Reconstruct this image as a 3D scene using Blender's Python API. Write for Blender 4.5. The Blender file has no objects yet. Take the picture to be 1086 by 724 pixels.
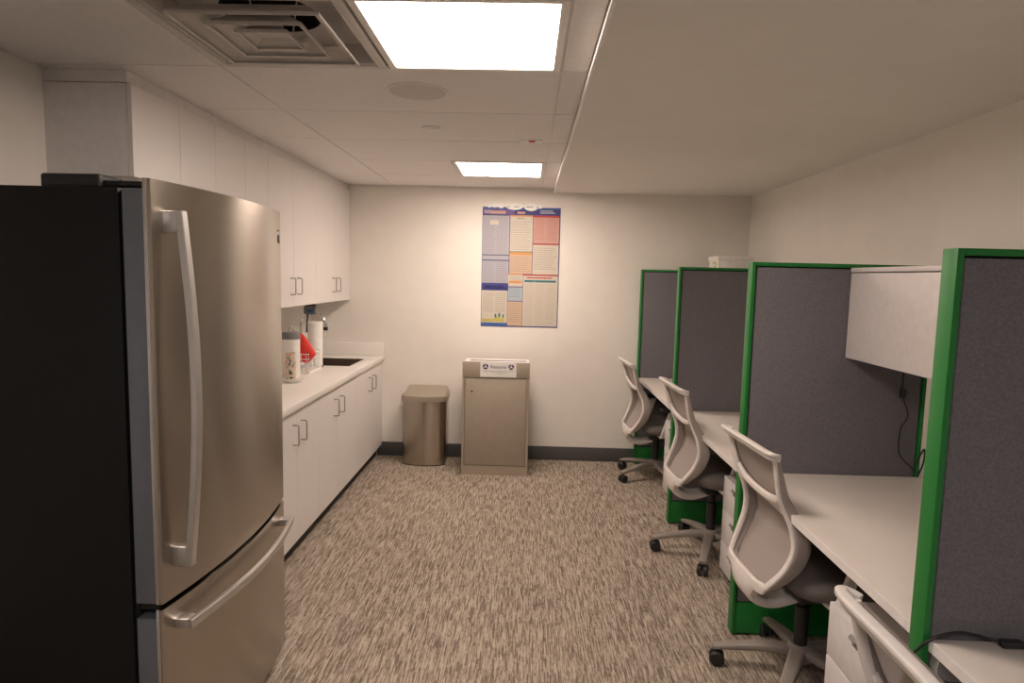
import bpy, bmesh, math, random
from mathutils import Vector, Matrix
random.seed(7)
PI = math.pi
SC = bpy.context.scene
COL = SC.collection

# ------------------------------------------------------------------ materials
def mat(name, col, rough=.5, metal=0., noise=.04, nscale=30., bump=0., bscale=200., stretch=(1, 1, 1), alpha=1., spec=.5, aniso=0.):
    m = bpy.data.materials.new(name); m.use_nodes = True
    nt = m.node_tree; N = nt.nodes; L = nt.links
    b = N['Principled BSDF']
    tc = N.new('ShaderNodeTexCoord'); mp = N.new('ShaderNodeMapping'); mp.inputs['Scale'].default_value = stretch
    L.new(tc.outputs['Object'], mp.inputs['Vector'])
    nz = N.new('ShaderNodeTexNoise'); nz.inputs['Scale'].default_value = nscale; nz.inputs['Detail'].default_value = 3
    L.new(mp.outputs['Vector'], nz.inputs['Vector'])
    cr = N.new('ShaderNodeValToRGB')
    c = Vector(col)
    cr.color_ramp.elements[0].position = .3; cr.color_ramp.elements[1].position = .7
    cr.color_ramp.elements[0].color = (*[max(0, x * (1 - noise)) for x in c], 1)
    cr.color_ramp.elements[1].color = (*[min(1, x * (1 + noise)) for x in c], 1)
    L.new(nz.outputs['Fac'], cr.inputs['Fac']); L.new(cr.outputs['Color'], b.inputs['Base Color'])
    b.inputs['Roughness'].default_value = rough; b.inputs['Metallic'].default_value = metal
    b.inputs['Specular IOR Level'].default_value = spec
    b.inputs['Alpha'].default_value = alpha
    if aniso:
        b.inputs['Anisotropic'].default_value = aniso
        tg = N.new('ShaderNodeTangent'); tg.direction_type = 'RADIAL'; tg.axis = 'Z'
        L.new(tg.outputs['Tangent'], b.inputs['Tangent']); b.inputs['Anisotropic Rotation'].default_value = .25
    if bump:
        n2 = N.new('ShaderNodeTexNoise'); n2.inputs['Scale'].default_value = bscale; n2.inputs['Detail'].default_value = 2
        L.new(mp.outputs['Vector'], n2.inputs['Vector'])
        bp = N.new('ShaderNodeBump'); bp.inputs['Strength'].default_value = bump; bp.inputs['Distance'].default_value = .002
        L.new(n2.outputs['Fac'], bp.inputs['Height']); L.new(bp.outputs['Normal'], b.inputs['Normal'])
    return m

def emis(name, col, s):
    m = bpy.data.materials.new(name); m.use_nodes = True
    N = m.node_tree.nodes; L = m.node_tree.links
    b = N['Principled BSDF']; b.inputs['Base Color'].default_value = (.9, .9, .9, 1)
    b.inputs['Emission Color'].default_value = (*col, 1); b.inputs['Emission Strength'].default_value = s
    return m

def carpet_mat():
    m = bpy.data.materials.new('carpet'); m.use_nodes = True
    N = m.node_tree.nodes; L = m.node_tree.links; b = N['Principled BSDF']
    tc = N.new('ShaderNodeTexCoord')
    def noise(sx, sy, sc, det=2, off=0):
        mp = N.new('ShaderNodeMapping'); mp.inputs['Scale'].default_value = (sx, sy, 1); mp.inputs['Location'].default_value = (off, off, 0)
        L.new(tc.outputs['Object'], mp.inputs['Vector'])
        n = N.new('ShaderNodeTexNoise'); n.inputs['Scale'].default_value = sc; n.inputs['Detail'].default_value = det
        L.new(mp.outputs['Vector'], n.inputs['Vector']); return n.outputs['Fac']
    def mth(op, a, c):
        q = N.new('ShaderNodeMath'); q.operation = op
        for i, v in enumerate((a, c)):
            if isinstance(v, (int, float)): q.inputs[i].default_value = v
            else: L.new(v, q.inputs[i])
        return q.outputs[0]
    # long broken yarn streaks running away from the camera
    s1 = noise(185, 8, 1, 0); s2 = noise(340, 26, 1, 1, 7.3); s3 = noise(2.3, 1.3, 1, 2, 3.1); s4 = noise(26, 190, 1, 1, 5.)
    sep = N.new('ShaderNodeSeparateXYZ'); L.new(tc.outputs['Object'], sep.inputs[0])
    def yarn(wx, ly, seed):
        cx = mth('FLOOR', mth('ADD', mth('MULTIPLY', sep.outputs[0], 1 / wx), seed), 0)
        w1 = N.new('ShaderNodeTexWhiteNoise'); w1.noise_dimensions = '1D'; L.new(cx, w1.inputs['W'])
        cyy = mth('FLOOR', mth('ADD', mth('MULTIPLY', sep.outputs[1], 1 / ly), mth('MULTIPLY', w1.outputs['Value'], 37.)), 0)
        cb = N.new('ShaderNodeCombineXYZ'); L.new(cx, cb.inputs[0]); L.new(cyy, cb.inputs[1])
        w2 = N.new('ShaderNodeTexWhiteNoise'); w2.noise_dimensions = '2D'; L.new(cb.outputs[0], w2.inputs['Vector'])
        return w2.outputs['Value']
    ya = yarn(.0052, .062, .3); yb = yarn(.0052, .021, 91.3)
    v = mth('ADD', mth('MULTIPLY', s1, .40), mth('MULTIPLY', s2, .30))
    v = mth('ADD', v, mth('ADD', mth('MULTIPLY', ya, .19), mth('MULTIPLY', yb, .11)))
    v = mth('ADD', v, mth('MULTIPLY', mth('SUBTRACT', s3, .5), .07))
    v = mth('ADD', v, mth('MULTIPLY', mth('SUBTRACT', s4, .5), .10))
    cr = N.new('ShaderNodeValToRGB'); e = cr.color_ramp.elements
    e[0].position = .37; e[0].color = (.165, .132, .104, 1)
    e[1].position = .63; e[1].color = (.50, .43, .355, 1)
    k = cr.color_ramp.elements.new(.5); k.color = (.33, .278, .225, 1)
    L.new(v, cr.inputs['Fac']); L.new(cr.outputs['Color'], b.inputs['Base Color'])
    b.inputs['Roughness'].default_value = .95; b.inputs['Specular IOR Level'].default_value = .1
    bp = N.new('ShaderNodeBump'); bp.inputs['Strength'].default_value = .25; bp.inputs['Distance'].default_value = .002
    L.new(v, bp.inputs['Height']); L.new(bp.outputs['Normal'], b.inputs['Normal'])
    return m

M = dict(
    wall=mat('wall_paint', (.86, .825, .765), .85, noise=.015, nscale=8, bump=.15, bscale=250),
    tile=mat('ceiling_tile', (.88, .85, .83), .9, noise=.03, nscale=60, bump=.2, bscale=400),
    soffit=mat('soffit_paint', (.84, .815, .76), .9, noise=.015, nscale=6),
    bead=mat('bead_white', (.92, .91, .88), .5),
    grid=mat('grid_white', (.88, .86, .83), .6),
    carpet=carpet_mat(),
    base=mat('baseboard_vinyl', (.085, .083, .082), .6),
    lam=mat('white_laminate', (.80, .765, .74), .42, noise=.012, nscale=5),
    lam_in=mat('cabinet_edge', (.80, .78, .77), .6),
    counter=mat('solid_surface', (.84, .81, .77), .3, noise=.03, nscale=250),
    toe=mat('toe_kick', (.04, .04, .04), .7),
    nickel=mat('nickel', (.42, .39, .36), .35, 1.),
    chrome=mat('chrome', (.8, .8, .8), .12, 1.),
    steel=mat('brushed_steel', (.44, .40, .355), .27, 1., noise=.05, nscale=6, stretch=(1, 1, 60), aniso=.85),
    steelh=mat('handle_steel', (.62, .61, .60), .38, 1., noise=.03),
    fside=mat('fridge_side_paint', (.0085, .0085, .009), .5, noise=.1, nscale=90, bump=.2, bscale=500, spec=.25),
    fgrey=mat('fridge_edge_grey', (.17, .19, .22), .42, .4),
    black=mat('black_plastic', (.015, .015, .016), .45),
    dark=mat('dark_gap', (.006, .006, .006), .9),
    green=mat('green_metal', (.008, .19, .030), .42, noise=.03),
    fabric=mat('grey_fabric', (.182, .175, .190), .95, noise=.16, nscale=160, bump=.5, bscale=500, spec=.15),
    desk=mat('desk_laminate', (.70, .65, .60), .45, noise=.02, nscale=12),
    deskedge=mat('desk_edge', (.80, .77, .76), .45),
    wplast=mat('white_chair_plastic', (.76, .72, .69), .38),
    mesh=mat('mesh_fabric', (.40, .35, .325), .9, noise=.1, nscale=400, alpha=.86),
    seat=mat('seat_fabric', (.145, .13, .122), .95, noise=.12, nscale=200, bump=.4, bscale=500, spec=.1),
    cbase=mat('chair_base_plastic', (.27, .24, .215), .45),
    wmet=mat('white_metal', (.72, .70, .71), .42),
    overm=mat('overhead_metal', (.74, .70, .69), .4),
    silver=mat('silver_bracket', (.62, .62, .64), .35, .6),
    binm=mat('bin_taupe', (.40, .345, .275), .55, noise=.03),
    cansteel=mat('can_steel', (.50, .445, .38), .25, 1., noise=.05, nscale=5, stretch=(1, 1, 50), aniso=.8),
    canlid=mat('can_lid', (.46, .41, .335), .4, .6),
    white=mat('white_plain', (.86, .84, .80), .5),
    grey=mat('grey_plastic', (.20, .195, .19), .5),
    red=mat('red_cloth', (.72, .035, .025), .6, noise=.15, nscale=40),
    blue=mat('blue_plastic', (.05, .12, .25), .5),
    sink=mat('sink_steel', (.22, .16, .125), .4, .8),
    duct=mat('duct_dark', (.02, .018, .016), .8),
    ventm=mat('vent_white', (.66, .63, .60), .5),
    spk=mat('speaker_grille', (.70, .67, .64), .8),
    kgreen=mat('logo_green', (.45, .55, .05), .6),
    navy=mat('sign_navy', (.02, .03, .14), .6),
)
M['carrier'] = mat('chair_carrier_taupe', (.36, .315, .285), .5)
M['lamp'] = emis('lamp_diffuser', (1., .82, .70), 29.)
def flat(name, c): return mat(name, c, .6, noise=.01)
PC = dict(navy=flat('p_navy', (.045, .05, .22)), blue=flat('p_blue', (.05, .12, .36)), lav=flat('p_lavender', (0.402, 0.395, 0.443)), cream=flat('p_cream', (0.596, 0.542, 0.454)),
          peach=flat('p_peach', (0.581, 0.418, 0.289)), pink=flat('p_pink', (0.547, 0.330, 0.275)), orange=flat('p_orange', (0.630, 0.296, 0.106)), red=flat('p_red', (0.472, 0.064, 0.057)),
          sky=flat('p_sky', (0.394, 0.462, 0.503)), teal=flat('p_teal', (.03, .17, .22)), white=flat('p_white', (0.700, 0.679, 0.645)), line=flat('p_text', (.29, .26, .27)),
          violet=flat('p_violet', (.16, .10, .28)), yellow=flat('p_yellow', (0.547, 0.479, 0.126)), green=flat('p_green', (0.129, 0.252, 0.163)), dk=flat('p_dark', (.08, .08, .14)),
          buff=flat('p_buff', (0.518, 0.463, 0.395)))
def floral():
    m = mat('floral_glaze', (.7, .65, .55), .3)
    N = m.node_tree.nodes; L = m.node_tree.links
    cr = [n for n in N if n.type == 'VALTORGB'][0]; nz = [n for n in N if n.type == 'TEX_NOISE'][0]
    nz.inputs['Scale'].default_value = 42
    e = cr.color_ramp.elements; e[0].position = .36; e[0].color = (.05, .06, .03, 1); e[1].position = .5; e[1].color = (.72, .66, .55, 1)
    k = e.new(.62); k.color = (.70, .25, .10, 1); k = e.new(.7); k.color = (.7, .64, .52, 1)
    return m
M['floral'] = floral()

# ------------------------------------------------------------------ mesh helpers
class MB:
    def __init__(s): s.bm = bmesh.new()
    def box(s, x0, x1, y0, y1, z0, z1, bev=0., seg=2):
        g = bmesh.ops.create_cube(s.bm, size=1.)
        for v in g['verts']:
            v.co = Vector(((x0 + x1) / 2 + v.co.x * (x1 - x0), (y0 + y1) / 2 + v.co.y * (y1 - y0), (z0 + z1) / 2 + v.co.z * (z1 - z0)))
        if bev:
            es = list({e for v in g['verts'] for e in v.link_edges})
            bmesh.ops.bevel(s.bm, geom=es, offset=bev, segments=seg, affect='EDGES', profile=.5)
        return s
    def poly(s, pts, d):       # polygon extruded by vector d
        vs = [s.bm.verts.new(p) for p in pts]; ws = [s.bm.verts.new(Vector(p) + Vector(d)) for p in pts]
        n = len(pts)
        s.bm.faces.new(vs); s.bm.faces.new(ws[::-1])
        for i in range(n):
            s.bm.faces.new((vs[i], ws[i], ws[(i + 1) % n], vs[(i + 1) % n]))
        return s
    def rings(s, rings, close=True, caps=True, loop=False):
        R = [[s.bm.verts.new(p) for p in r] for r in rings]; n = len(R[0])
        m = len(R)
        for i in range(m if loop else m - 1):
            a, b = R[i], R[(i + 1) % m]
            for j in range(n if close else n - 1):
                try: s.bm.faces.new((a[j], a[(j + 1) % n], b[(j + 1) % n], b[j]))
                except ValueError: pass
        if caps and not loop and close:
            s.bm.faces.new(R[0][::-1]); s.bm.faces.new(R[-1])
        return s
    def tube(s, pts, r, n=8, loop=False, caps=True):
        pts = [Vector(p) for p in pts]; rr = r if isinstance(r, (list, tuple)) else [r] * len(pts)
        ref = None; out = []
        m = len(pts)
        for i, p in enumerate(pts):
            a = pts[(i - 1) % m] if (loop or i > 0) else p; b = pts[(i + 1) % m] if (loop or i < m - 1) else p
            t = (b - a).normalized()
            if ref is None: ref = t.orthogonal().normalized()
            ref = (ref - t * ref.dot(t)).normalized(); q = t.cross(ref)
            out.append([p + (ref * math.cos(2 * PI * k / n) + q * math.sin(2 * PI * k / n)) * rr[i] for k in range(n)])
        return s.rings(out, caps=caps, loop=loop)
    def sweep(s, pts, ws, ds, dref, loop=False):     # rounded-rect section: ws half width across, ds half depth along dref
        pts = [Vector(p) for p in pts]; m = len(pts); out = []
        for i, p in enumerate(pts):
            a = pts[(i - 1) % m] if (loop or i > 0) else p; b = pts[(i + 1) % m] if (loop or i < m - 1) else p
            t = (b - a).normalized(); d = Vector(dref); d = (d - t * d.dot(t)).normalized(); q = t.cross(d)
            w = ws[i] if isinstance(ws, (list, tuple)) else ws; h = ds[i] if isinstance(ds, (list, tuple)) else ds
            sec = []
            for k in range(12):
                an = 2 * PI * (k + .5) / 12; c, sn = math.cos(an), math.sin(an)
                sec.append(p + q * w * math.copysign(abs(c) ** .45, c) + d * h * math.copysign(abs(sn) ** .45, sn))
            out.append(sec)
        return s.rings(out, loop=loop)
    def cyl(s, c, r, h, ax='z', n=24, r2=None):
        r2 = r if r2 is None else r2; c = Vector(c)
        A = {'x': ((0, 1, 0), (0, 0, 1), (1, 0, 0)), 'y': ((0, 0, 1), (1, 0, 0), (0, 1, 0)), 'z': ((1, 0, 0), (0, 1, 0), (0, 0, 1))}[ax]
        u, v, w = map(Vector, A)
        ring = lambda rad, t: [c + w * t + (u * math.cos(2 * PI * k / n) + v * math.sin(2 * PI * k / n)) * rad for k in range(n)]
        return s.rings([ring(r, 0), ring(r2, h)])
    def lathe(s, prof, c=(0, 0, 0), n=28):
        c = Vector(c)
        return s.rings([[c + Vector((r * math.cos(2 * PI * k / n), r * math.sin(2 * PI * k / n), z)) for k in range(n)] for r, z in prof])
    def build(s, name, m, parent=None, ang=35, loc=None):
        bmesh.ops.recalc_face_normals(s.bm, faces=s.bm.faces[:])
        me = bpy.data.meshes.new(name)
        if loc is not None: bmesh.ops.translate(s.bm, verts=s.bm.verts[:], vec=-Vector(loc))
        s.bm.to_mesh(me); s.bm.free()
        me.materials.append(m)
        for p in me.polygons: p.use_smooth = True
        me.set_sharp_from_angle(angle=math.radians(ang))
        o = bpy.data.objects.new(name, me); COL.objects.link(o)
        if loc is not None: o.location = loc
        if parent is not None:
            o.parent = parent
            # children are given in world coordinates of an unrotated thing: undo every ancestor's offset
            off = Vector((0, 0, 0)); q = parent
            while q is not None: off += q.location; q = q.parent
            o.location = o.location - off
        return o

def spline(P, n=6, loop=False):
    P = [Vector(p) for p in P]; out = []; m = len(P)
    for i in range(m if loop else m - 1):
        g = (lambda k: P[k % m]) if loop else (lambda k: P[min(max(k, 0), m - 1)])
        a, b, c, d = g(i - 1), g(i), g(i + 1), g(i + 2)
        for j in range(n):
            t = j / n
            out.append(.5 * ((2 * b) + (c - a) * t + (2 * a - 5 * b + 4 * c - d) * t * t + (3 * b - a - 3 * c + d) * t ** 3))
    if not loop: out.append(P[-1])
    return out

def tag(o, label=None, cat=None, group=None, kind=None):
    if label: o['label'] = label
    if cat: o['category'] = cat
    if group: o['group'] = group
    if kind: o['kind'] = kind
    return o
def thing(name, loc, label, cat, group=None):
    o = bpy.data.objects.new(name, None); COL.objects.link(o); o.location = loc; o.empty_display_size = .1
    return tag(o, label, cat, group)
def struct(mb, name, m, label=None): return tag(mb.build(name, m), label, None, None, 'structure')
def kids(o): return [c for c in bpy.data.objects if c.parent is o]
def copy_tree(o, parent=None):
    ch = kids(o); c = o.copy(); COL.objects.link(c)
    if parent is not None: c.parent = parent
    for k in ch: copy_tree(k, c)
    return c

# ------------------------------------------------------------------ room
XL, XR, YB, YF, HC, HS = -1.811, 1.806, 5.402, -2.7, 2.27, 2.235
T = .6096; GX, GY, XS = -1.1184, 2.3791, .1985
struct(MB().box(XL - .1, XR + .1, YF - .1, YB + .1, -.08, 0), 'floor', M['carpet'])
struct(MB().box(XL - .1, XL, YF, YB, 0, HC + .25), 'wall_left', M['wall'])
struct(MB().box(XR, XR + .1, YF, YB, 0, HC + .25), 'wall_right', M['wall'])
struct(MB().box(XL - .1, XR + .1, YB, YB + .1, 0, HC + .25), 'wall_back', M['wall'])
struct(MB().box(XL - .1, XR + .1, YF - .1, YF, 0, HC + .25), 'wall_front', M['wall'])
LIGHTS = [(GX + T, GY - T), (GX + T, GY + 3 * T), (GX + T, GY - 5 * T)]
VENT = (GX, GY - T)
def cell_open(x, y):
    return any(abs(x - a) < .01 and abs(y - b) < .01 for a, b in LIGHTS + [VENT])
c = MB(); c.box(XL - .1, XR + .1, YF - .1, YB + .1, HC + .24, HC + .30)
g = .0035
xs = [XL] + [GX - T, GX, GX + T, GX + 2 * T] + [XS]
ys = []; y = GY
while y > YF: y -= T
y += T; ys = [YF]
while y < YB: ys.append(y); y += T
ys.append(YB)
for j in range(len(ys) - 1):
    # wide tiles, split only where a light or the vent takes half of a bay
    half = any(cell_open(x, ys[j]) for x in (GX, GX + T))
    row = [(XL, GX)] + ([(GX, GX + T), (GX + T, GX + 2 * T)] if half else [(GX, GX + 2 * T)]) + [(GX + 2 * T, XS)]
    for a, b_ in row:
        if cell_open(a, ys[j]): continue
        c.box(a + g, b_ - g, ys[j] + g, ys[j + 1] - g, HC, HC + .02)
struct(c, 'ceiling', M['tile'])
c = MB(); c.box(XS, XR, YF, YB, HS, HC + .24)
struct(c, 'ceiling', M['soffit'])
# suspended grid above the tile joints
c = MB()
for x in (GX, GX + 2 * T): c.box(x - .012, x + .012, YF, YB, HC + .006, HC + .012)
for yy in ys[1:-1]: c.box(XL, XS, yy - .012, yy + .012, HC + .0065, HC + .0125)
struct(c, 'trim_1', M['grid'])
struct(MB().box(XS - .006, XS + .006, YF, YB, HS - .003, HS + .010, .002), 'trim_2', M['bead'])
c = MB(); c.box(-1.25, XR - .001, YB - .008, YB, 0, .118, .003); struct(c, 'baseboard_back', M['base'])
struct(MB().box(XR - .008, XR, YF, YB - .01, 0, .118, .003), 'baseboard_right', M['base'])
struct(MB().box(XL, XL + .008, YF, 1.55, 0, .118, .003), 'baseboard_left', M['base'])

# ceiling lights
def light_panel(x, y, label, m=None):
    t = thing('ceiling_light', (x + T / 2, y + T / 2, HC), label, 'ceiling light', 'recessed ceiling lights')
    f = MB(); b0 = .030; e = .006
    for (a, b_, c_, d) in ((x + e, x + b0, y + e, y + T - e), (x + T - b0, x + T - e, y + e, y + T - e), (x + b0, x + T - b0, y + e, y + b0), (x + b0, x + T - b0, y + T - b0, y + T - e)):
        f.box(a, b_, c_, d, HC - .006, HC + .03, .002)
    f.build('frame', M['bead'], t)
    MB().box(x + b0, x + T - b0, y + b0, y + T - b0, HC + .004, HC + .012).build('diffuser', m or M['lamp'], t)
    q = MB(); q.box(x + .004, x + T - .004, y + .004, y + T - .004, HC + .05, HC + .06)
    for (a, b_, c_, d) in ((x + .004, x + .012, y + .004, y + T - .004), (x + T - .012, x + T - .004, y + .004, y + T - .004), (x + .012, x + T - .012, y + .004, y + .012), (x + .012, x + T - .012, y + T - .012, y + T - .004)):
        q.box(a, b_, c_, d, HC + .031, HC + .05)
    q.build('housing', M['grid'], t)
light_panel(*LIGHTS[0], 'large bright square ceiling light beside the air vent, nearest the camera')
light_panel(*LIGHTS[1], 'far square ceiling light close to the wall with the poster')
light_panel(*LIGHTS[2], 'square ceiling light behind the camera', emis('lamp_diffuser_cool', (1., .92, .92), 21.))

# air vent
vx, vy = VENT; cx_, cy_ = vx + T / 2, vy + T / 2
t = thing('air_vent', (cx_, cy_, HC), 'square white four-way ceiling air vent with nested louvres above the refrigerator', 'air vent')
def ring(mb, cx, cy, s0, z0, s1, z1, th=.003):   # sloped square collar, s = half side
    for th_, fl in ((0, 0),):
        P = lambda s, z: [Vector((cx - s, cy - s, z)), Vector((cx + s, cy - s, z)), Vector((cx + s, cy + s, z)), Vector((cx - s, cy + s, z))]
        mb.rings([P(s0, z0), P(s1, z1), P(s1 - .002, z1 + th), P(s0 - .008, z0 + th)], caps=False, loop=True)
f = MB()
for (a, b_, c_, d) in ((vx + .005, vx + .035, vy + .005, vy + T - .005), (vx + T - .035, vx + T - .005, vy + .005, vy + T - .005), (vx + .035, vx + T - .035, vy + .005, vy + .035), (vx + .035, vx + T - .035, vy + T - .035, vy + T - .005)):
    f.box(a, b_, c_, d, HC - .004, HC + .012, .002)
ring(f, cx_, cy_, .27, HC, .246, HC + .06)
f.build('frame', M['ventm'], t)
for s_, dz in ((.218, -.012), (.143, -.012)):
    f = MB(); ring(f, cx_, cy_, s_, HC + dz, s_ - .050, HC + dz + .036); ring(f, cx_, cy_, s_ + .001, HC + dz - .008, s_, HC + dz); ring(f, cx_, cy_, s_ - .001, HC + dz - .008, s_ - .007, HC + dz - .007)
    f.build('louvre', M['ventm'], t)
f = MB(); ring(f, cx_, cy_, .080, HC - .012, .05, HC + .008); ring(f, cx_, cy_, .081, HC - .019, .080, HC - .012); ring(f, cx_, cy_, .079, HC - .019, .074, HC - .018); f.box(cx_ - .051, cx_ + .051, cy_ - .051, cy_ + .051, HC + .010, HC + .013)
f.build('centre_plate', M['ventm'], t)
for sx in (-1, 1):
    MB().tube([(cx_ + sx * .06, cy_ + .02, HC + .012), (cx_ + sx * .075, cy_ + .02, HC + .12)], .003, 6).build('support_rod', M['grid'], t)
f = MB()
n = 32
sq = []
for k in range(n):
    a = 2 * PI * (k + .5) / n; c_, s_ = math.cos(a), math.sin(a); q = .246 / max(abs(c_), abs(s_)); sq.append((cx_ + c_ * q, cy_ + s_ * q, HC + .06))
cir = [(cx_ + .15 * math.cos(2 * PI * (k + .5) / n), cy_ + .15 * math.sin(2 * PI * (k + .5) / n), HC + .065) for k in range(n)]
f.rings([sq, cir], caps=False); f.build('pan', M['ventm'], t)
f = MB(); f.rings([[(p[0], p[1], HC + .065) for p in cir], [(p[0], p[1], HC + .20) for p in cir]], caps=False)
f.cyl((cx_, cy_, HC + .20), .15, .005, n=n); f.build('duct', M['duct'], t)

# speaker, smoke detector, small sensor
t = thing('ceiling_speaker', (-.456, 2.655, HC), 'round white perforated speaker set flush in a ceiling tile', 'speaker')
MB().lathe([(.122, 0), (.122, -.004), (.116, -.006), (.113, -.0045)], (-.456, 2.655, HC)).build('rim', M['grid'], t)
MB().lathe([(.113, -.001), (.113, -.005), (.06, -.006), (.001, -.0065)], (-.456, 2.655, HC)).build('grille', M['spk'], t)
o = MB().lathe([(.045, 0), (.045, -.006), (.038, -.012), (.02, -.016), (.001, -.017)], (-.495, 3.285, HC)).build('sprinkler_cover', M['bead'])
tag(o, 'small round white sprinkler cover on the ceiling behind the speaker', 'sprinkler')
t = thing('ceiling_indicator', (0, 3.56, HC), 'thin white ceiling indicator strip with a red middle', 'indicator')
MB().box(-.057, .06, 3.525, 3.595, HC - .003, HC, .001).build('housing', M['bead'], t)
MB().box(-.012, .022, 3.54, 3.58, HC - .005, HC - .0025, .001).build('lens', M['red'], t)

# ------------------------------------------------------------------ wall cabinets
XU = -1.48; ZU = 1.3255; ZT = 2.222
def pull(parent, pts, r=.004):
    MB().tube(pts, r, 8).build('handle', M['nickel'], parent)
def wall_unit(y0, ym, y1, z0, label, handles=True):
    t = thing('wall_cabinet', ((XL + XU) / 2, (y0 + y1) / 2, z0), label, 'cabinet', 'wall cabinets along the left wall')
    MB().box(XL + .001, XU - .021, y0 + .0005, y1 - .0005, z0, ZT).build('body', M['lam_in'], t)
    for k, (a, b_) in enumerate(((y0, ym), (ym, y1))):
        d = MB().box(XU - .020, XU, a + .0015, b_ - .0015, z0 - .002, ZT - .001, .0015, 1).build('door', M['lam'], t)
        if handles:
            yy = ym - .058 if k == 0 else ym + .058
            x = XU
            pull(d, [(x - .004, yy, z0 + .075), (x + .028, yy, z0 + .075), (x + .032, yy, z0 + .08), (x + .032, yy, z0 + .172), (x + .028, yy, z0 + .177), (x - .004, yy, z0 + .177)])
wall_unit(2.435, 2.768, 3.077, 1.885, 'short white wall cabinet above the refrigerator', False)
wall_unit(3.077, 3.399, 3.703, ZU, 'tall white wall cabinet right behind the refrigerator, handles hidden')
wall_unit(3.703, 4.09, 4.514, ZU, 'white wall cabinet over the dish rack, second from the poster wall')
wall_unit(4.514, 4.955, 5.400, ZU, 'white wall cabinet touching the poster wall, over the sink')
f = MB().box(XL + .001, XU - .019, 2.4375, 5.401, ZT + .003, HC - .0005, .001, 1).build('cabinet_filler', M['lam_in'])
tag(f, 'long pale filler strip between the wall cabinets and the ceiling', 'trim strip')

# base cabinets
XB = -1.2101; XT_ = -1.2608
def base_unit(y0, ym, y1, label):
    t = thing('base_cabinet', ((XL + XB) / 2, (y0 + y1) / 2, 0), label, 'cabinet', 'base cabinets under the counter')
    b = MB()
    b.box(XL + .001, XB - .021, y0 + .0005, y1 - .0005, .0945, .112)
    b.box(XL + .001, XL + .02, y0 + .0005, y1 - .0005, .112, .8198)
    b.box(XL + .02, XB - .021, y0 + .0005, y0 + .018, .112, .8198); b.box(XL + .02, XB - .021, y1 - .018, y1 - .0005, .112, .8198)
    b.build('body', M['lam_in'], t)
    MB().box(XT_ - .02, XT_, y0 + .0005, y1 - .0005, 0, .0945).build('toe_kick', M['toe'], t)
    for k, (a, b_) in enumerate(((y0, ym), (ym, y1))):
        d = MB().box(XB - .020, XB, a + .0015, b_ - .0015, .0945, .812, .0015, 1).build('door', M['lam'], t)
        yy = ym - .062 if k == 0 else ym + .062
        x = XB
        pull(d, [(x - .004, yy, .637), (x + .028, yy, .637), (x + .032, yy, .642), (x + .032, yy, .738), (x + .028, yy, .743), (x - .004, yy, .743)])
base_unit(2.66, 3.365, 3.725, 'white base cabinet partly hidden by the refrigerator')
base_unit(3.725, 4.095, 4.545, 'middle white base cabinet under the counter')
base_unit(4.545, 4.985, 5.400, 'white base cabinet under the sink, touching the poster wall')

# countertop with sink hole
XC = -1.1905; ZC = .8562
SX0, SX1, SY0, SY1 = -1.66, -1.305, 4.735, 5.185
t = thing('countertop', (-1.5, 4.05, ZC), 'long white speckled countertop with backsplash and sink cut-out', 'countertop')
b = MB()
y0 = 2.66
b.box(XL + .001, XC, y0, SY0, ZC - .036, ZC, .003, 2); b.box(XL + .001, XC, SY1, YB - .001, ZC - .036, ZC, .003, 2)
b.box(SX1, XC, SY0 - .004, SY1 + .004, ZC - .036, ZC, .003, 2); b.box(XL + .001, SX0, SY0 - .004, SY1 + .004, ZC - .036, ZC, .003, 2)
b.build('slab', M['counter'], t)
b = MB(); b.box(XL + .001, XL + .02, y0, YB - .02, ZC, ZC + .108, .002); b.box(XL + .001, XC - .002, YB - .02, YB - .001, ZC, ZC + .108, .002)
b.build('backsplash', M['counter'], t)
# sink
t = thing('sink', ((SX0 + SX1) / 2, (SY0 + SY1) / 2, ZC - .2), 'dark brown steel sink basin set into the countertop', 'sink')
b = MB(); z0, z1 = ZC - .20, ZC - .003
ax, bx, ay, by = SX0 + .0045, SX1 - .0045, SY0 + .0005, SY1 - .0005
b.box(ax, ax + .004, ay, by, z0, z1); b.box(bx - .004, bx, ay, by, z0, z1)
b.box(ax + .004, bx - .004, ay, ay + .004, z0, z1); b.box(ax + .004, bx - .004, by - .004, by, z0, z1)
b.box(ax, bx, ay, by, z0 - .005, z0)
b.build('basin', M['sink'], t)
MB().lathe([(.045, 0), (.045, .004), (.03, .004), (.028, .001), (.001, .001)], (-1.48, 4.96, z0)).build('drain', M['chrome'], t)
# faucet
t = thing('faucet', (-1.742, 4.95, ZC), 'chrome gooseneck faucet with pull-down spray head behind the sink', 'faucet')
MB().lathe([(.027, 0), (.027, .012), (.019, .02), (.019, .085), (.014, .09)], (-1.742, 4.95, ZC)).build('base', M['chrome'], t)
pts = [(-1.742, 4.95, ZC + .085), (-1.742, 4.95, 1.08)] + [(-1.645 - .097 * math.cos(a), 4.95, 1.135 + .11 * math.sin(a)) for a in [PI * k / 14 for k in range(0, 14)]] + [(-1.549, 4.95, 1.15)]
MB().tube(pts, .0105, 10).build('neck', M['chrome'], t)
h = MB().lathe([(.013, 0), (.015, -.02), (.017, -.06), (.013, -.075)], (-1.549, 4.95, 1.155)).build('spray_head', M['chrome'], t)
MB().lathe([(.0175, 0), (.018, -.012), (.0175, -.025)], (-1.549, 4.95, 1.125)).build('grip', M['black'], h)
MB().tube([(-1.742, 4.93, ZC + .06), (-1.73, 4.88, ZC + .075), (-1.725, 4.84, ZC + .095)], [.008, .006, .005], 8).build('lever', M['chrome'], t)

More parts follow.
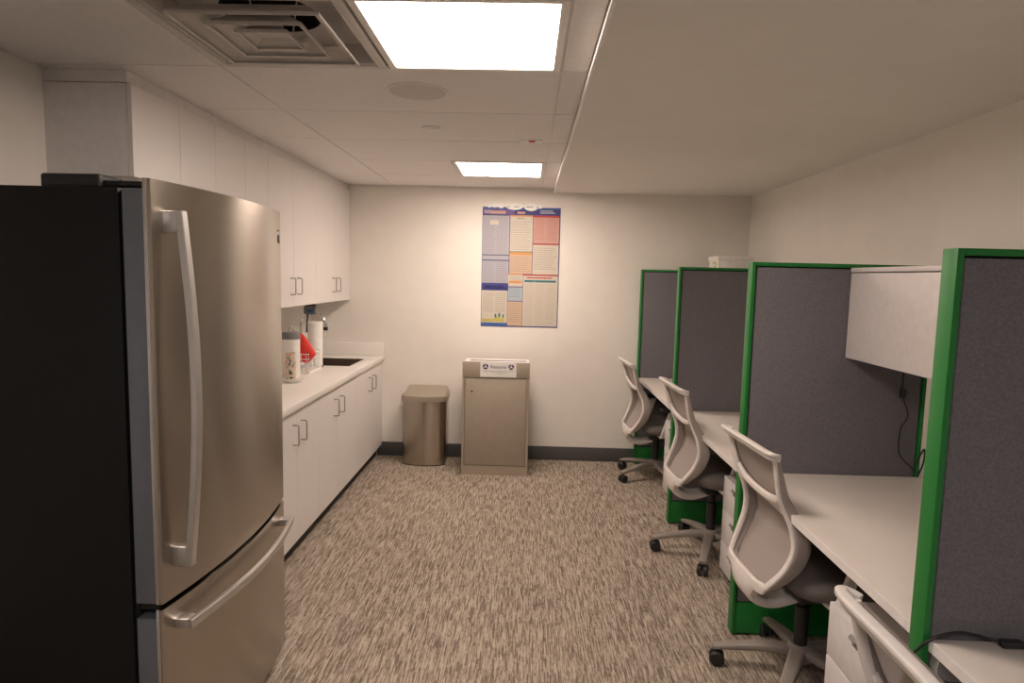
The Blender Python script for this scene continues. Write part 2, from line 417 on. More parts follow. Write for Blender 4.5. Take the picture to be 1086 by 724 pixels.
# ------------------------------------------------------------------ items on the counter
t = thing('canister', (-1.532, 4.17, ZC), 'white cylindrical canister with dark grey lid and wire knob by the dish rack', 'canister')
MB().lathe([(.001, 0), (.052, 0), (.055, .005), (.056, .20), (.056, .256), (.001, .256)], (-1.532, 4.17, ZC)).build('body', M['white'], t)
l = MB().lathe([(.0575, .222), (.058, .225), (.058, .262), (.054, .268), (.001, .270)], (-1.532, 4.17, ZC + .03)).build('lid', M['grey'], t)
MB().tube([(-1.552, 4.17, ZC + .298), (-1.540, 4.17, ZC + .322), (-1.532, 4.17, ZC + .334), (-1.524, 4.17, ZC + .322), (-1.512, 4.17, ZC + .298)], .0028, 6).build('knob', M['nickel'], l)
o = MB().lathe([(.001, 0), (.045, 0), (.052, .006), (.066, .022), (.068, .026), (.062, .024), (.045, .012), (.001, .010)], (-1.452, 3.985, ZC)).build('saucer', M['white'])
tag(o, 'thick white saucer on the counter carrying the floral jar', 'saucer')
o = MB().lathe([(.001, .0125), (.028, .0125), (.032, .03), (.0325, .12), (.029, .15), (.030, .182), (.026, .182), (.025, .15), (.001, .14)], (-1.470, 3.985, ZC)).build('floral_jar', M['floral'])
tag(o, 'narrow floral patterned jar with orange blossoms standing on the white saucer', 'jar')
# dish rack
RX0, RX1, RY0, RY1 = -1.705, -1.462, 4.30, 4.585
t = thing('dish_rack', ((RX0 + RX1) / 2, (RY0 + RY1) / 2, ZC), 'white wire dish rack on a white drip tray left of the sink', 'dish rack')
b = MB(); b.box(RX0, RX1, RY0, RY1, ZC, ZC + .006, .002)
for q in ((RX0, RX0 + .008, RY0, RY1), (RX1 - .008, RX1, RY0, RY1), (RX0, RX1, RY0, RY0 + .008), (RX0, RX1, RY1 - .008, RY1)): b.box(*q, ZC + .003, ZC + .02, .002)
b.build('drip_tray', M['white'], t)
b = MB(); r = .0028
def loop(z, e):
    b.tube([(RX0 + e, RY0 + e, z), (RX1 - e, RY0 + e, z), (RX1 - e, RY1 - e, z), (RX0 + e, RY1 - e, z)], r, 6, loop=True)
loop(ZC + .025, .015); loop(ZC + .10, .008); loop(ZC + .135, .006)
for k in range(9):
    y = RY0 + .02 + k * (RY1 - RY0 - .04) / 8
    b.tube([(RX1 - .006, y, ZC + .135), (RX1 - .015, y, ZC + .025), (RX0 + .015, y, ZC + .025), (RX0 + .006, y, ZC + .135)], .0018, 5)
for k in range(7):
    x = RX0 + .02 + k * (RX1 - RX0 - .04) / 6
    b.tube([(x, RY0 + .006, ZC + .135), (x, RY0 + .015, ZC + .025), (x, RY1 - .015, ZC + .025), (x, RY1 - .006, ZC + .135)], .0018, 5)
b.build('wire_basket', M['white'], t)
# drinking glasses in the rack
glassm = mat('clear_glass', (.85, .86, .86), .08, noise=.01, alpha=.35)
for k, (x, y, lb) in enumerate(((-1.50, 4.50, 'upturned clear glass at the right corner of the dish rack, nearest the sink'), (-1.505, 4.42, 'upturned clear glass in the dish rack beside the red cloth'))):
    o = MB().lathe([(.032, .0), (.034, .0), (.030, .09), (.026, .098), (.001, .10), (.001, .096), (.026, .09)], (x, y, ZC + .029)).build('drinking_glass', glassm)
    tag(o, lb, 'glass', 'glasses drying in the dish rack')
# red cloth hung over the rack's near corner
b = MB(); rings_ = []
prof = [(-1.585, 1.118, .010), (-1.570, 1.122, .022), (-1.552, 1.09, .030), (-1.540, 1.05, .036), (-1.528, 1.015, .042), (-1.515, .985, .046), (-1.520, .962, .040), (-1.54, .955, .030)]
def clothring(z, xa, xb, yc, th):
    n = 20; R = []
    for k in range(n):
        a = 2 * PI * k / n; w = 1 + .18 * math.sin(3 * a + z * 60)
        R.append(((xa + xb) / 2 + (xb - xa) / 2 * math.cos(a), yc + th * w * math.sin(a), z + .006 * math.sin(2 * a)))
    return R
for z, xa, xb, th in ((.935, -1.575, -1.500, .008), (.955, -1.592, -1.480, .018), (.985, -1.595, -1.452, .026), (1.01, -1.596, -1.462, .028), (1.04, -1.593, -1.482, .026), (1.07, -1.591, -1.50, .022), (1.10, -1.592, -1.522, .018), (1.118, -1.588, -1.54, .011), (1.124, -1.578, -1.552, .005)):
    rings_.append(clothring(z, xa + .024, xb + .026, 4.345, th))
b.rings(rings_)
o = b.build('dish_cloth', M['red'], None, 60); tag(o, 'bright red dish cloth bunched up on the dish rack', 'cloth')
# paper towel
t = thing('paper_towel_roll', (-1.537, 4.664, ZC), 'white paper towel roll on an upright stand between dish rack and sink', 'paper towel')
MB().lathe([(.001, 0), (.062, 0), (.062, .008), (.008, .012), (.001, .012)], (-1.537, 4.664, ZC)).build('stand', M['nickel'], t)
MB().lathe([(.012, .013), (.052, .013), (.053, .02), (.053, .325), (.051, .33), (.02, .33), (.019, .30)], (-1.537, 4.664, ZC)).build('roll', M['white'], t)
# brush hung under the cabinet
t = thing('hanging_brush', (-1.60, 4.74, ZU), 'grey and blue cleaning brush hanging under the wall cabinet behind the paper towel roll', 'brush')
MB().box(-1.625, -1.555, 4.72, 4.76, 1.295, ZU - .0005, .004).build('hook_plate', M['black'], t)
MB().box(-1.64, -1.545, 4.715, 4.765, 1.235, 1.30, .012, 3).build('head', M['grey'], t)
MB().box(-1.618, -1.565, 4.708, 4.772, 1.245, 1.272, .008, 2).build('blue_grip', M['blue'], t)
MB().tube([(-1.616, 4.74, 1.24), (-1.620, 4.74, 1.18), (-1.622, 4.74, 1.10)], [.007, .006, .009], 8).build('shaft', M['black'], t)

# ------------------------------------------------------------------ refrigerator
FY0, FY1, FX = 1.655, 2.532, -.968
t = thing('refrigerator', (-1.4, (FY0 + FY1) / 2, 0), 'tall stainless refrigerator with black sides and bottom freezer drawer', 'refrigerator')
b = MB().box(-1.79, -1.052, FY0 + .004, FY1 - .004, .03, 1.748, .004)
b.build('body', M['fside'], t)
MB().box(-1.054, -1.040, FY0 + .015, FY1 - .015, .06, 1.742).build('gasket', M['dark'], t)
b = MB(); b.box(-1.285, -1.125, FY0 + .045, FY0 + .15, 1.748, 1.787, .008, 3); b.box(-1.13, -1.0, FY0 + .06, FY0 + .13, 1.757, 1.772, .003)
b.build('hinge_cover', M['black'], t)
MB().box(-1.06, -1.03, FY0 + .03, FY1 - .03, .005, .06).build('base_grille', M['black'], t)
for sy in (FY0 + .06, FY1 - .06):
    for sx in (-1.72, -1.10): MB().cyl((sx, sy, 0), .02, .031).build('foot', M['black'], t)
def bulge(y):
    u = (y - FY0) / (FY1 - FY0) * 2 - 1; return FX + .042 * (1 - u * u)
def front(z0, z1, name):
    # grey returned door shell
    d = MB().box(-1.040, FX - .012, FY0, FY1, z0, z1 - .026, .002).build(name, M['fgrey'], t)
    n = 28; secs = []
    outer = [(FX - .014, FY0 - .001)]
    ys_ = [FY0 + .004 + (FY1 - FY0 - .008) * k / n for k in range(n + 1)]
    P = [(FX - .014, FY0 - .0015), (FX - .004, FY0 - .0015)] + [(bulge(y), y) for y in ys_] + [(FX - .004, FY1 + .0015), (FX - .014, FY1 + .0015)]
    s = MB(); s.rings([[(x, y, z0 - .001) for x, y in P], [(x, y, z0 + .003) for x, y in P], [(x, y, z1 - .003) for x, y in P], [(x, y, z1) for x, y in P]])
    s.build('steel_front', M['steel'], d, 25)
    for yy in (FY0,):   # bright folded edge
        MB().box(FX - .017, FX - .008, yy - .0025, yy + .001, z0, z1 + .001, .001).build('edge_strip', M['steelh'], d)
    return d
door = front(.637, 1.772, 'door')
drawer = front(.045, .620, 'freezer_drawer')
MB().box(-1.03, FX - .014, FY0 + .006, FY1 - .006, .6185, .6385).build('gap_seal', M['dark'], t)
# door handle: vertical bow on two mounts
HY = FY0 + .058
def blade(pts, hw, th, dirw):      # flat bar: pts centre line, hw half width along dirw, th half thickness
    pts = [Vector(p) for p in pts]; out = []
    for i, p in enumerate(pts):
        a = pts[max(i - 1, 0)]; b_ = pts[min(i + 1, len(pts) - 1)]; tt = (b_ - a).normalized(); w = Vector(dirw); nn = tt.cross(w).normalized()
        e = .003
        out.append([p + w * x + nn * y for x, y in ((-hw, -th + e), (-hw, th - e), (-hw + e, th), (hw - e, th), (hw, th - e), (hw, -th + e), (hw - e, -th), (-hw + e, -th))])
    return out
xb = bulge(HY)
zc0, zc1 = .725, 1.695
pts = [(xb + .038 + .030 * math.sin(PI * k / 20), HY, zc0 + (zc1 - zc0) * k / 20) for k in range(21)]
h = MB().rings(blade(pts, .015, .010, (0, 1, 0))).build('handle', M['steelh'], door)
for zz in (zc0 + .028, zc1 - .028):
    MB().box(xb - .006, xb + .034, HY - .014, HY + .014, zz - .028, zz + .028, .004).build('mount', M['steelh'], h)
# freezer handle: horizontal bow
ZH = .557
y0h, y1h = FY0 + .045, FY1 - .045
pts = []
for k in range(25):
    y = y0h + (y1h - y0h) * k / 24; pts.append((bulge(y0h) + .040 + .046 * math.sin(PI * k / 24), y, ZH))
h = MB().rings(blade(pts, .014, .008, (0, 0, 1))).build('handle', M['steelh'], drawer)
for yy in (y0h + .02, y1h - .02):
    MB().box(bulge(yy) - .006, bulge(y0h) + .040, yy - .02, yy + .02, ZH - .014, ZH + .014, .004).build('mount', M['steelh'], h)
# small maker's mark near the far edge
b = MB(); b.tube([(FX + .008, FY1 - .043, 1.700), (FX + .0085, FY1 - .046, 1.697)], .003, 6)
b.tube([(FX + .008, FY1 - .038, 1.682), (FX + .009, FY1 - .042, 1.668), (FX + .008, FY1 - .036, 1.652)], .0028, 6)
b.build('emblem', M['black'], door)

# ------------------------------------------------------------------ waste bins
t = thing('trash_can', (-.81, 5.26, 0), 'short stainless steel trash can with taupe lid between the cabinets and the recycling cabinet', 'trash can')
def canring(z, e=0., yf=5.15, x0=-.985, x1=-.640, yb=5.385, cur=.045):
    P = []
    n = 14; rc = .03
    for k in range(n + 1):
        u = k / n; x = x0 - e + (x1 - x0 + 2 * e) * u
        dd = min(u, 1 - u); edge = .018 * max(0, 1 - dd / .10) ** 2
        P.append((x, yf - e - cur * (1 - (2 * u - 1) ** 2) + edge, z))
    P += [(x1 + e, yb - .02, z), (x1 + e - .008, yb - .005, z), (x1 + e - .02, yb, z), (x0 - e + .02, yb, z), (x0 - e + .008, yb - .005, z), (x0 - e, yb - .02, z)]
    return P
MB().rings([canring(.0), canring(.012)]).build('base_ring', M['black'], t)
MB().rings([canring(.008, .001), canring(.535, .001)]).build('body', M['cansteel'], t, 50)
b = MB(); R = [canring(.528, .010), canring(.560, .013), canring(.572, .011)]
top = []
for (x, y, z) in canring(.575, -.004): top.append((x * .96 - .81 * .04, 5.15 + (y - 5.15) * .93 + .01, .580 + (y - 5.13) * .16))
R.append(top)
b.rings(R).build('lid', M['canlid'], t, 50)

BX0, BX1, BY0, BY1, BZ = -.482, .035, 4.918, 5.255, .889
t = thing('recycling_cabinet', ((BX0 + BX1) / 2, 5.14, 0), 'tall taupe recycling cabinet with a front door below the poster', 'recycling bin')
b = MB()
b.box(BX0, BX1, BY0 + .018, BY1, 0, BZ - .02, .002)
b.box(BX0, BX0 + .018, BY0, BY0 + .018, 0, .768); b.box(BX1 - .018, BX1, BY0, BY0 + .018, 0, .768)
b.box(BX0, BX1, BY0, BY0 + .018, .768, BZ, .002); b.box(BX0 + .018, BX1 - .018, BY0 + .004, BY0 + .018, .0, .075)
b.build('body', M['binm'], t)
d = MB().box(BX0 + .023, BX1 - .023, BY0 + .002, BY0 + .0185, .080, .762, .002).build('door', M['binm'], t)
MB().cyl((BX0 + .075, BY0 - .003, .66), .007, .006, 'y', 12).build('lock', M['dark'], d)
zt = BZ - .02
b = MB(); b.box(BX0 + .002, BX1 - .002, BY0 + .0185, BY0 + .19, zt, zt + .005, .002); b.box(BX0 + .002, BX1 - .002, BY0 + .25, BY1 - .002, zt, zt + .005, .002)
b.box(BX0 + .002, BX0 + .04, BY0 + .19, BY0 + .25, zt, zt + .005, .002); b.box(BX1 - .03, BX1 - .002, BY0 + .19, BY0 + .25, zt, zt + .005, .002)
b.box(BX0 + .002, BX1 - .002, BY0 + .001, BY0 + .018, BZ, BZ + .004, .001)
b.build('top_rim', M['deskedge'], t)
MB().box(BX0 + .04, BX1 - .03, BY0 + .19, BY0 + .25, zt - .001, zt + .003).build('opening', M['duct'], t)
# sign
SX0_, SX1_, SZ0, SZ1 = -.345, -.068, .775, .888
s = MB().box(SX0_, SX1_, BY0 - .0025, BY0, SZ0, SZ1).build('sign', M['white'], t)
s['label'] = 'white recycling sign with two navy arrow symbols'
def recycle(cx, cz, R_, y):
    b = MB()
    for k in range(3):
        a0 = PI / 2 + k * 2 * PI / 3 + .16; a1 = a0 + 2 * PI / 3 - .62
        ro, ri = R_, R_ * .42
        O = [(cx + ro * math.cos(a0 + (a1 - a0) * j / 6), y, cz + ro * math.sin(a0 + (a1 - a0) * j / 6)) for j in range(7)]
        I = [(cx + ri * math.cos(a0 + (a1 - a0) * j / 6), y, cz + ri * math.sin(a0 + (a1 - a0) * j / 6)) for j in range(7)]
        b.poly(O + I[::-1], (0, -.0006, 0))
        at = a1 + .42
        b.poly([(cx + R_ * 1.18 * math.cos(a1), y, cz + R_ * 1.18 * math.sin(a1)), (cx + R_ * .75 * math.cos(at), y, cz + R_ * .75 * math.sin(at)), (cx + R_ * .32 * math.cos(a1), y, cz + R_ * .32 * math.sin(a1))], (0, -.0006, 0))
    return b
for cx in (-.305, -.108): recycle(cx, .855, .021, BY0 - .0025).build('recycling_symbol', M['navy'], s)
def text(body, size, loc, m, parent, name='lettering', sx=1., align='CENTER'):
    cu = bpy.data.curves.new(name, 'FONT'); cu.body = body; cu.size = size; cu.align_x = align; cu.align_y = 'CENTER'; cu.extrude = .0004
    tmp = bpy.data.objects.new(name + '_tmp', cu); COL.objects.link(tmp)
    dg = bpy.context.evaluated_depsgraph_get(); dg.update()
    me = bpy.data.meshes.new_from_object(tmp.evaluated_get(dg)); me.name = name
    bpy.data.objects.remove(tmp)
    me.transform(Matrix.Translation(Vector(loc)) @ Matrix.Rotation(PI / 2, 4, 'X') @ Matrix.Diagonal((sx, 1, 1, 1)))
    me.materials.clear(); me.materials.append(m)
    o = bpy.data.objects.new(name, me); COL.objects.link(o); o.parent = parent
    off = Vector((0, 0, 0)); q = parent
    while q is not None: off += q.location; q = q.parent
    o.location = -off
    return o
text('Resource', .034, (-.206, BY0 - .003, .853), M['navy'], s, sx=.95)
b = MB(); b.box(-.325, -.09, BY0 - .0032, BY0 - .0024, .8195, .8215); b.box(-.27, -.14, BY0 - .0032, BY0 - .0024, .808, .8095)
b.build('rule_line', M['grey'], s)

# ------------------------------------------------------------------ poster
PX0, PX1, PZ0, PZ1 = -.383, .258, 1.128, 2.112; PY = YB - .002
t = thing('poster', ((PX0 + PX1) / 2, YB, PZ0), 'large colourful workplace notice poster on the back wall', 'poster')
def U(u): return PX0 + (u - 512.1) / (592.6 - 512.1) * (PX1 - PX0)
def V(v): return PZ1 - (v - 220.) / (346.6 - 220.) * (PZ1 - PZ0)
MB().box(PX0, PX1, PY - .001, PY + .0015, PZ0, PZ1).build('sheet', PC['navy'], t)
lay = [0]
def blk(u0, u1, v0, v1, c, name='panel', lv=1, mb=None):
    y = PY - .001 - .0004 * lv
    q = (mb or MB()); q.box(U(u0), U(u1), y - .0003, PY - .0008, V(v1), V(v0))
    if mb is None: return q.build(name, PC[c], t)
    return q
def lines(u0, u1, v0, v1, step=2.3, c='line', h=.45, name='text_lines', cols=1):
    q = MB(); v = v0; rnd = random.Random(int(u0 * 7 + v0))
    cw = (u1 - u0) / cols
    while v < v1:
        for k in range(cols):
            a = u0 + k * cw + .5; e = u0 + (k + 1) * cw - .6 - rnd.random() * cw * .18
            while a < e - .6:
                w = min(.7 + rnd.random() * 2.2, e - a); blk(a, a + w, v, v + h, c, lv=2, mb=q); a += w + .35
        v += step
    q.build(name, PC[c], t)
# header
blk(512.1, 592.6, 220.2, 222.2, 'blue', 'header'); blk(513, 545, 222.2, 227.5, 'violet', 'header'); blk(545, 592, 222.2, 227.5, 'navy', 'header')
blk(520, 536, 224, 227, 'pink', 'header_art', 2); blk(548, 556, 224.5, 226.8, 'pink', 'header_art', 2)
lines(513.5, 521, 223.8, 226, 1.8, 'white', .7); lines(571, 588, 223, 226, 2., 'white', .8)
q = MB()
for (u, v, a, b_) in ((524.5, 218.6, 4.2, 2.1), (519, 219.4, 2.2, 1.4), (531, 219, 3.2, 2.3), (545, 219.4, 8.6, 3.4), (562, 219.6, 7.2, 4.0), (571, 218.8, 3.2, 2.2)):
    q.poly([(U(u + a * math.cos(2 * PI * k / 24)), PY - .0035, V(v + b_ * math.sin(2 * PI * k / 24))) for k in range(24)], (0, .0015, 0))
q.build('header_lettering', M['bead'], t)
q = MB()
for (u, a) in ((539, 1.2), (547, 2.6), (558, 1.2), (561.5, 2.6), (568.5, 1.0)):
    q.box(U(u - a), U(u + a), PY - .0042, PY - .0034, V(219.9), V(219.1))
q.build('header_detail', PC['line'], t)
# left column
blk(512.6, 540.2, 228.1, 270, 'lav'); lines(513.5, 540, 230.5, 269, 1.9, cols=2); blk(512.6, 539.5, 228., 229., 'dk', 'rule', 2)
q = blk(520, 529, 234, 238.5, 'cream', 'clipped_art', 3)
blk(512.6, 540.2, 270, 271, 'dk', 'rule', 2); blk(512.6, 540.2, 271, 275.4, 'lav', lv=2); blk(512.6, 540.2, 275.6, 276.6, 'dk', 'rule', 2)
blk(512.6, 540.2, 276.6, 300, 'lav'); lines(513.5, 540, 278.5, 299, 1.9, cols=2)
blk(512.4, 540.2, 300, 307.8, 'navy', 'banner', 2); lines(515, 540, 303.5, 306, 1.6, 'sky', .8, 'banner_text')
blk(512.6, 539.6, 308, 342.5, 'cream'); lines(514, 539, 311, 331, 2.1, cols=2)
blk(513, 526, 338.4, 341.4, 'yellow', 'banner', 2); lines(514, 524, 339.2, 341, 1.5, 'pink', .5, 'banner_text')
q = MB()
for (u, v, a, b_) in ((529, 338.5, 3.3, 3.2), (534, 339.5, 3, 2.6)): q.poly([(U(u + a * math.cos(2 * PI * k / 16)), PY - .0030, V(v + b_ * math.sin(2 * PI * k / 16))) for k in range(16)], (0, .0012, 0))
q.build('small_drawing', PC['yellow'], t)
q = MB()
for (u, v, a, b_) in ((527.5, 335, 1.0, 2.2), (531.5, 334.2, 1.1, 2.4), (535.5, 335.2, .9, 2.2)): q.poly([(U(u + a * math.cos(2 * PI * k / 12)), PY - .0034, V(v + b_ * math.sin(2 * PI * k / 12))) for k in range(12)], (0, .001, 0))
q.build('small_drawing', PC['teal'], t)
blk(512.4, 539.8, 342.6, 345.8, 'blue', 'banner', 2)
# middle column
blk(540.9, 564.2, 228.1, 229.6, 'orange', 'rule', 2); blk(540.9, 564.2, 229.6, 266, 'cream'); lines(547, 558, 231.2, 232.4, 2, 'green', .8); lines(541.5, 564, 235, 265.5, 2.2)
blk(540.9, 564.2, 266, 266.9, 'green', 'rule', 2); blk(540.9, 564.2, 266.9, 269.8, 'orange', 'banner', 2); blk(540.9, 564.2, 269.8, 289.8, 'peach'); lines(541.5, 564, 272, 287, 2.1)
blk(540, 555.2, 290, 291, 'orange', 'rule', 2); blk(540, 555.2, 291, 303.2, 'cream'); blk(541, 554.4, 297.2, 300, 'orange', 'banner', 2); lines(541, 554.5, 292.4, 296, 1.6)
blk(540, 555.2, 303.2, 304.4, 'violet', 'rule', 2); blk(540, 555.2, 304.4, 318.6, 'sky'); lines(541, 554.5, 306, 316, 2., 'blue', .3); blk(540, 555.2, 318.6, 319.5, 'violet', 'rule', 2)
blk(540, 555.2, 319.5, 345.4, 'peach'); lines(541, 554.5, 321.5, 342, 2.1)
# right column
blk(564.8, 591.6, 228.1, 230.2, 'red', 'banner', 2); blk(564.8, 591.6, 230.2, 257.2, 'pink'); lines(565.5, 591, 232, 253.5, 1.9, 'red', .3, cols=2)
blk(564.8, 591.6, 257.4, 258.8, 'red', 'rule', 2); blk(564.8, 591.6, 258.8, 290, 'cream'); lines(565.5, 591, 262, 286, 2.2)
blk(555.6, 591.8, 290.2, 291.6, 'red', 'rule', 2); blk(555.6, 591.8, 291.6, 345.4, 'cream')
lines(558.5, 590, 293, 295, 3, 'red', 1.5, 'heading_text'); blk(557, 589.8, 296.2, 298.4, 'teal', 'banner', 2); lines(565, 571, 297, 298, 2, 'sky', .6, 'banner_text')
lines(557, 590, 301, 342, 2.4, 'buff', 1.0, 'table_rows', cols=3)

# ------------------------------------------------------------------ cubicles
XP0, XP1, HP, PT = .930, 1.683, 1.6278, .0530
PYF = [1.437, 2.722, 4.012, 5.332]     # near face of each partition, camera side first
plab = ['green-framed grey fabric partition nearest the camera, at the right edge of the photo', 'green-framed grey fabric partition beside the nearest fully visible office chair, holding the far end of the white overhead cabinet',
        'green-framed grey fabric partition behind the middle chair, with the white box above it', 'narrowest-looking green-framed partition standing against the back wall']
def partition(y0, lab):
    y1 = y0 + PT
    t = thing('cubicle_partition', ((XP0 + XP1) / 2, (y0 + y1) / 2, 0), lab, 'partition', 'green cubicle partitions')
    b = MB(); w = .016; wp = .016
    b.box(XP0, XP0 + wp, y0, y1, .010, HP, .0025); b.box(XP1 - wp, XP1, y0, y1, .010, HP, .0025)
    b.box(XP0 + wp, XP1 - wp, y0, y1, HP - w, HP, .0025)
    b.build('frame', M['green'], t)
    MB().box(XP0 + wp, XP1 - wp, y0 + .005, y1 - .005, .010, .150, .002).build('kick_plate', M['green'], t)
    MB().box(XP0 + .012, XP1 - .012, y0 + .014, y1 - .014, .015, HP - .012).build('core', M['dark'], t)
    for k, (a, c_) in enumerate(((y0 + .005, y0 + .0139), (y1 - .0139, y1 - .005))):
        MB().box(XP0 + wp + .005, XP1 - wp - .004, a, c_, .155, HP - w - .005, .003).build('fabric_panel', M['fabric'], t)
    for x in (XP0 + .04, XP1 - .04): MB().cyl((x, (y0 + y1) / 2, 0), .014, .012).build('foot', M['black'], t)
    return t
for y, l in zip(PYF, plab): partition(y, l)

ZD = .737; XDE = .943
dlab = ['white desk in the right foreground with a black cord on it', 'large white desk beside the nearest fully visible office chair, under the overhead cabinet', 'white desk in the middle cubicle', 'white desk in the farthest cubicle by the back wall']
segs = [(.16, 1.4365), (1.4905, 2.7215), (2.7755, 4.0115), (4.0655, 5.3315)]
for (a, b_), l in zip(segs, dlab):
    t = thing('desk', ((XDE + XR) / 2, (a + b_) / 2, ZD), l, 'desk', 'cubicle desks')
    d = MB().box(XDE + .002, XP1 + .03, a, b_, ZD - .028, ZD, .002).build('desktop', M['desk'], t)
    MB().box(XDE, XDE + .0022, a, b_, ZD - .028, ZD - .0002, .0006, 1).build('edge_band', M['deskedge'], t)
    for yy, s in ((a, 1), (b_, -1)):
        q = MB(); y0, y1 = sorted((yy + s * .001, yy + s * .028))
        x0 = XDE + .006; P = [(x0 + .004, ZD - .0285), (x0, ZD - .06), (x0 + .006, ZD - .078), (x0 + .03, ZD - .084), (x0 + .10, ZD - .088), (x0 + .42, ZD - .16), (x0 + .5, ZD - .16), (x0 + .5, ZD - .0285)]
        q.poly([(x, y0, z) for x, z in P], (0, y1 - y0, 0)).build('support_bracket', M['silver'], t)
    if True:
        # rear legs carry the desk at the wall side
        for yy in (a + .03, b_ - .06): MB().box(XP1 - .02, XP1 + .02, yy, yy + .03, 0, ZD - .028, .003).build('leg', M['silver'], t)

# overhead cabinets
olab = ['white metal overhead cabinet hung between the two nearest partitions', 'white overhead cabinet in the middle cubicle, hidden behind a partition', 'white overhead cabinet in the farthest cubicle, under the white box']
for (a, b_), l in ((segs[1], olab[0]), (segs[3], olab[2])):
    x0, z0, z1 = 1.335, 1.240, 1.612; a -= .0015; b_ += .0015
    t = thing('overhead_cabinet', ((x0 + XP1) / 2, (a + b_) / 2, z0), l, 'overhead cabinet', 'overhead cabinets in the cubicles')
    MB().box(x0 + .018, XP1 - .02, a + .001, b_ - .001, z0 + .004, z1 - .001, .002).build('body', M['overm'], t)
    MB().box(x0 - .002, XP1 - .02, a + .001, b_ - .001, z1 - .018, z1, .002).build('top_lip', M['overm'], t)
    MB().box(x0, x0 + .017, a + .003, b_ - .003, z0, z1 - .022, .002).build('flip_door', M['overm'], t)
    MB().box(x0 + .008, x0 + .019, a + .003, b_ - .003, z1 - .024, z1 - .017).build('door_gap', M['dark'], t)
# white box on the farthest overhead cabinet
t = thing('storage_box', (1.52, 5.0, 1.612), 'white box with a yellow-green mark, above the partitions near the back corner', 'box')
MB().box(1.412, 1.670, 4.88, 5.12, 1.613, 1.730, .003).build('carton', M['white'], t)
MB().box(1.405, 1.676, 4.873, 5.127, 1.700, 1.733, .003).build('lid', M['white'], t)
b = MB(); b.tube([(1.4105, 4.965 + .038 * math.cos(a), 1.672 + .018 * math.sin(a)) for a in [2 * PI * k / 14 for k in range(11)]], .004, 6); b.tube([(1.4105, 4.965, 1.654), (1.4105, 4.98, 1.632)], .005, 6)
b.build('mark', M['kgreen'], t)

# pedestals
qlab = ['white drawer pedestal under the nearest large desk, right foreground', 'white drawer pedestal in the middle cubicle, partly behind a green partition', 'white drawer pedestal in the farthest cubicle']
p0 = None
def pedestal(x0, y1, lab):
    x1, y0, z1 = x0 + .49, y1 - .385, .558
    t = thing('file_pedestal', ((x0 + x1) / 2, y0 + .19, 0), lab, 'drawer pedestal', 'white drawer pedestals under the desks')
    MB().box(x0 + .02, x1, y0, y1, .068, z1, .003).build('body', M['wmet'], t)
    for za, zb in ((.072, .218), (.222, .384), (.388, z1 - .001)):
        d = MB().box(x0, x0 + .0195, y0 + .001, y1 - .001, za, zb, .002).build('drawer', M['wmet'], t)
        zc = zb - .045; yc = y1 - .165
        b = MB(); b.poly([(x0 - .001, yc - .024, zc + .016), (x0 - .001, yc + .024, zc + .016), (x0 - .001, yc + .014, zc - .012), (x0 - .001, yc - .014, zc - .012)], (.002, 0, 0))
        b.poly([(x0 - .001, yc - .024, zc + .018), (x0 - .001, yc + .024, zc + .018), (x0 - .012, yc + .020, zc + .012), (x0 - .012, yc - .020, zc + .012)], (0, 0, -.003))
        b.build('handle', M['grey'], d)
    for x in (x0 + .06, x1 - .06):
        for y in (y0 + .05, y1 - .05): MB().cyl((x, y - .012, .030), .030, .024, 'y', 16).build('caster', M['black'], t)
for (x0, y1), l in zip(((.972, 1.962), (1.035, 3.265), (1.005, 4.545)), qlab): pedestal(x0, y1, l)

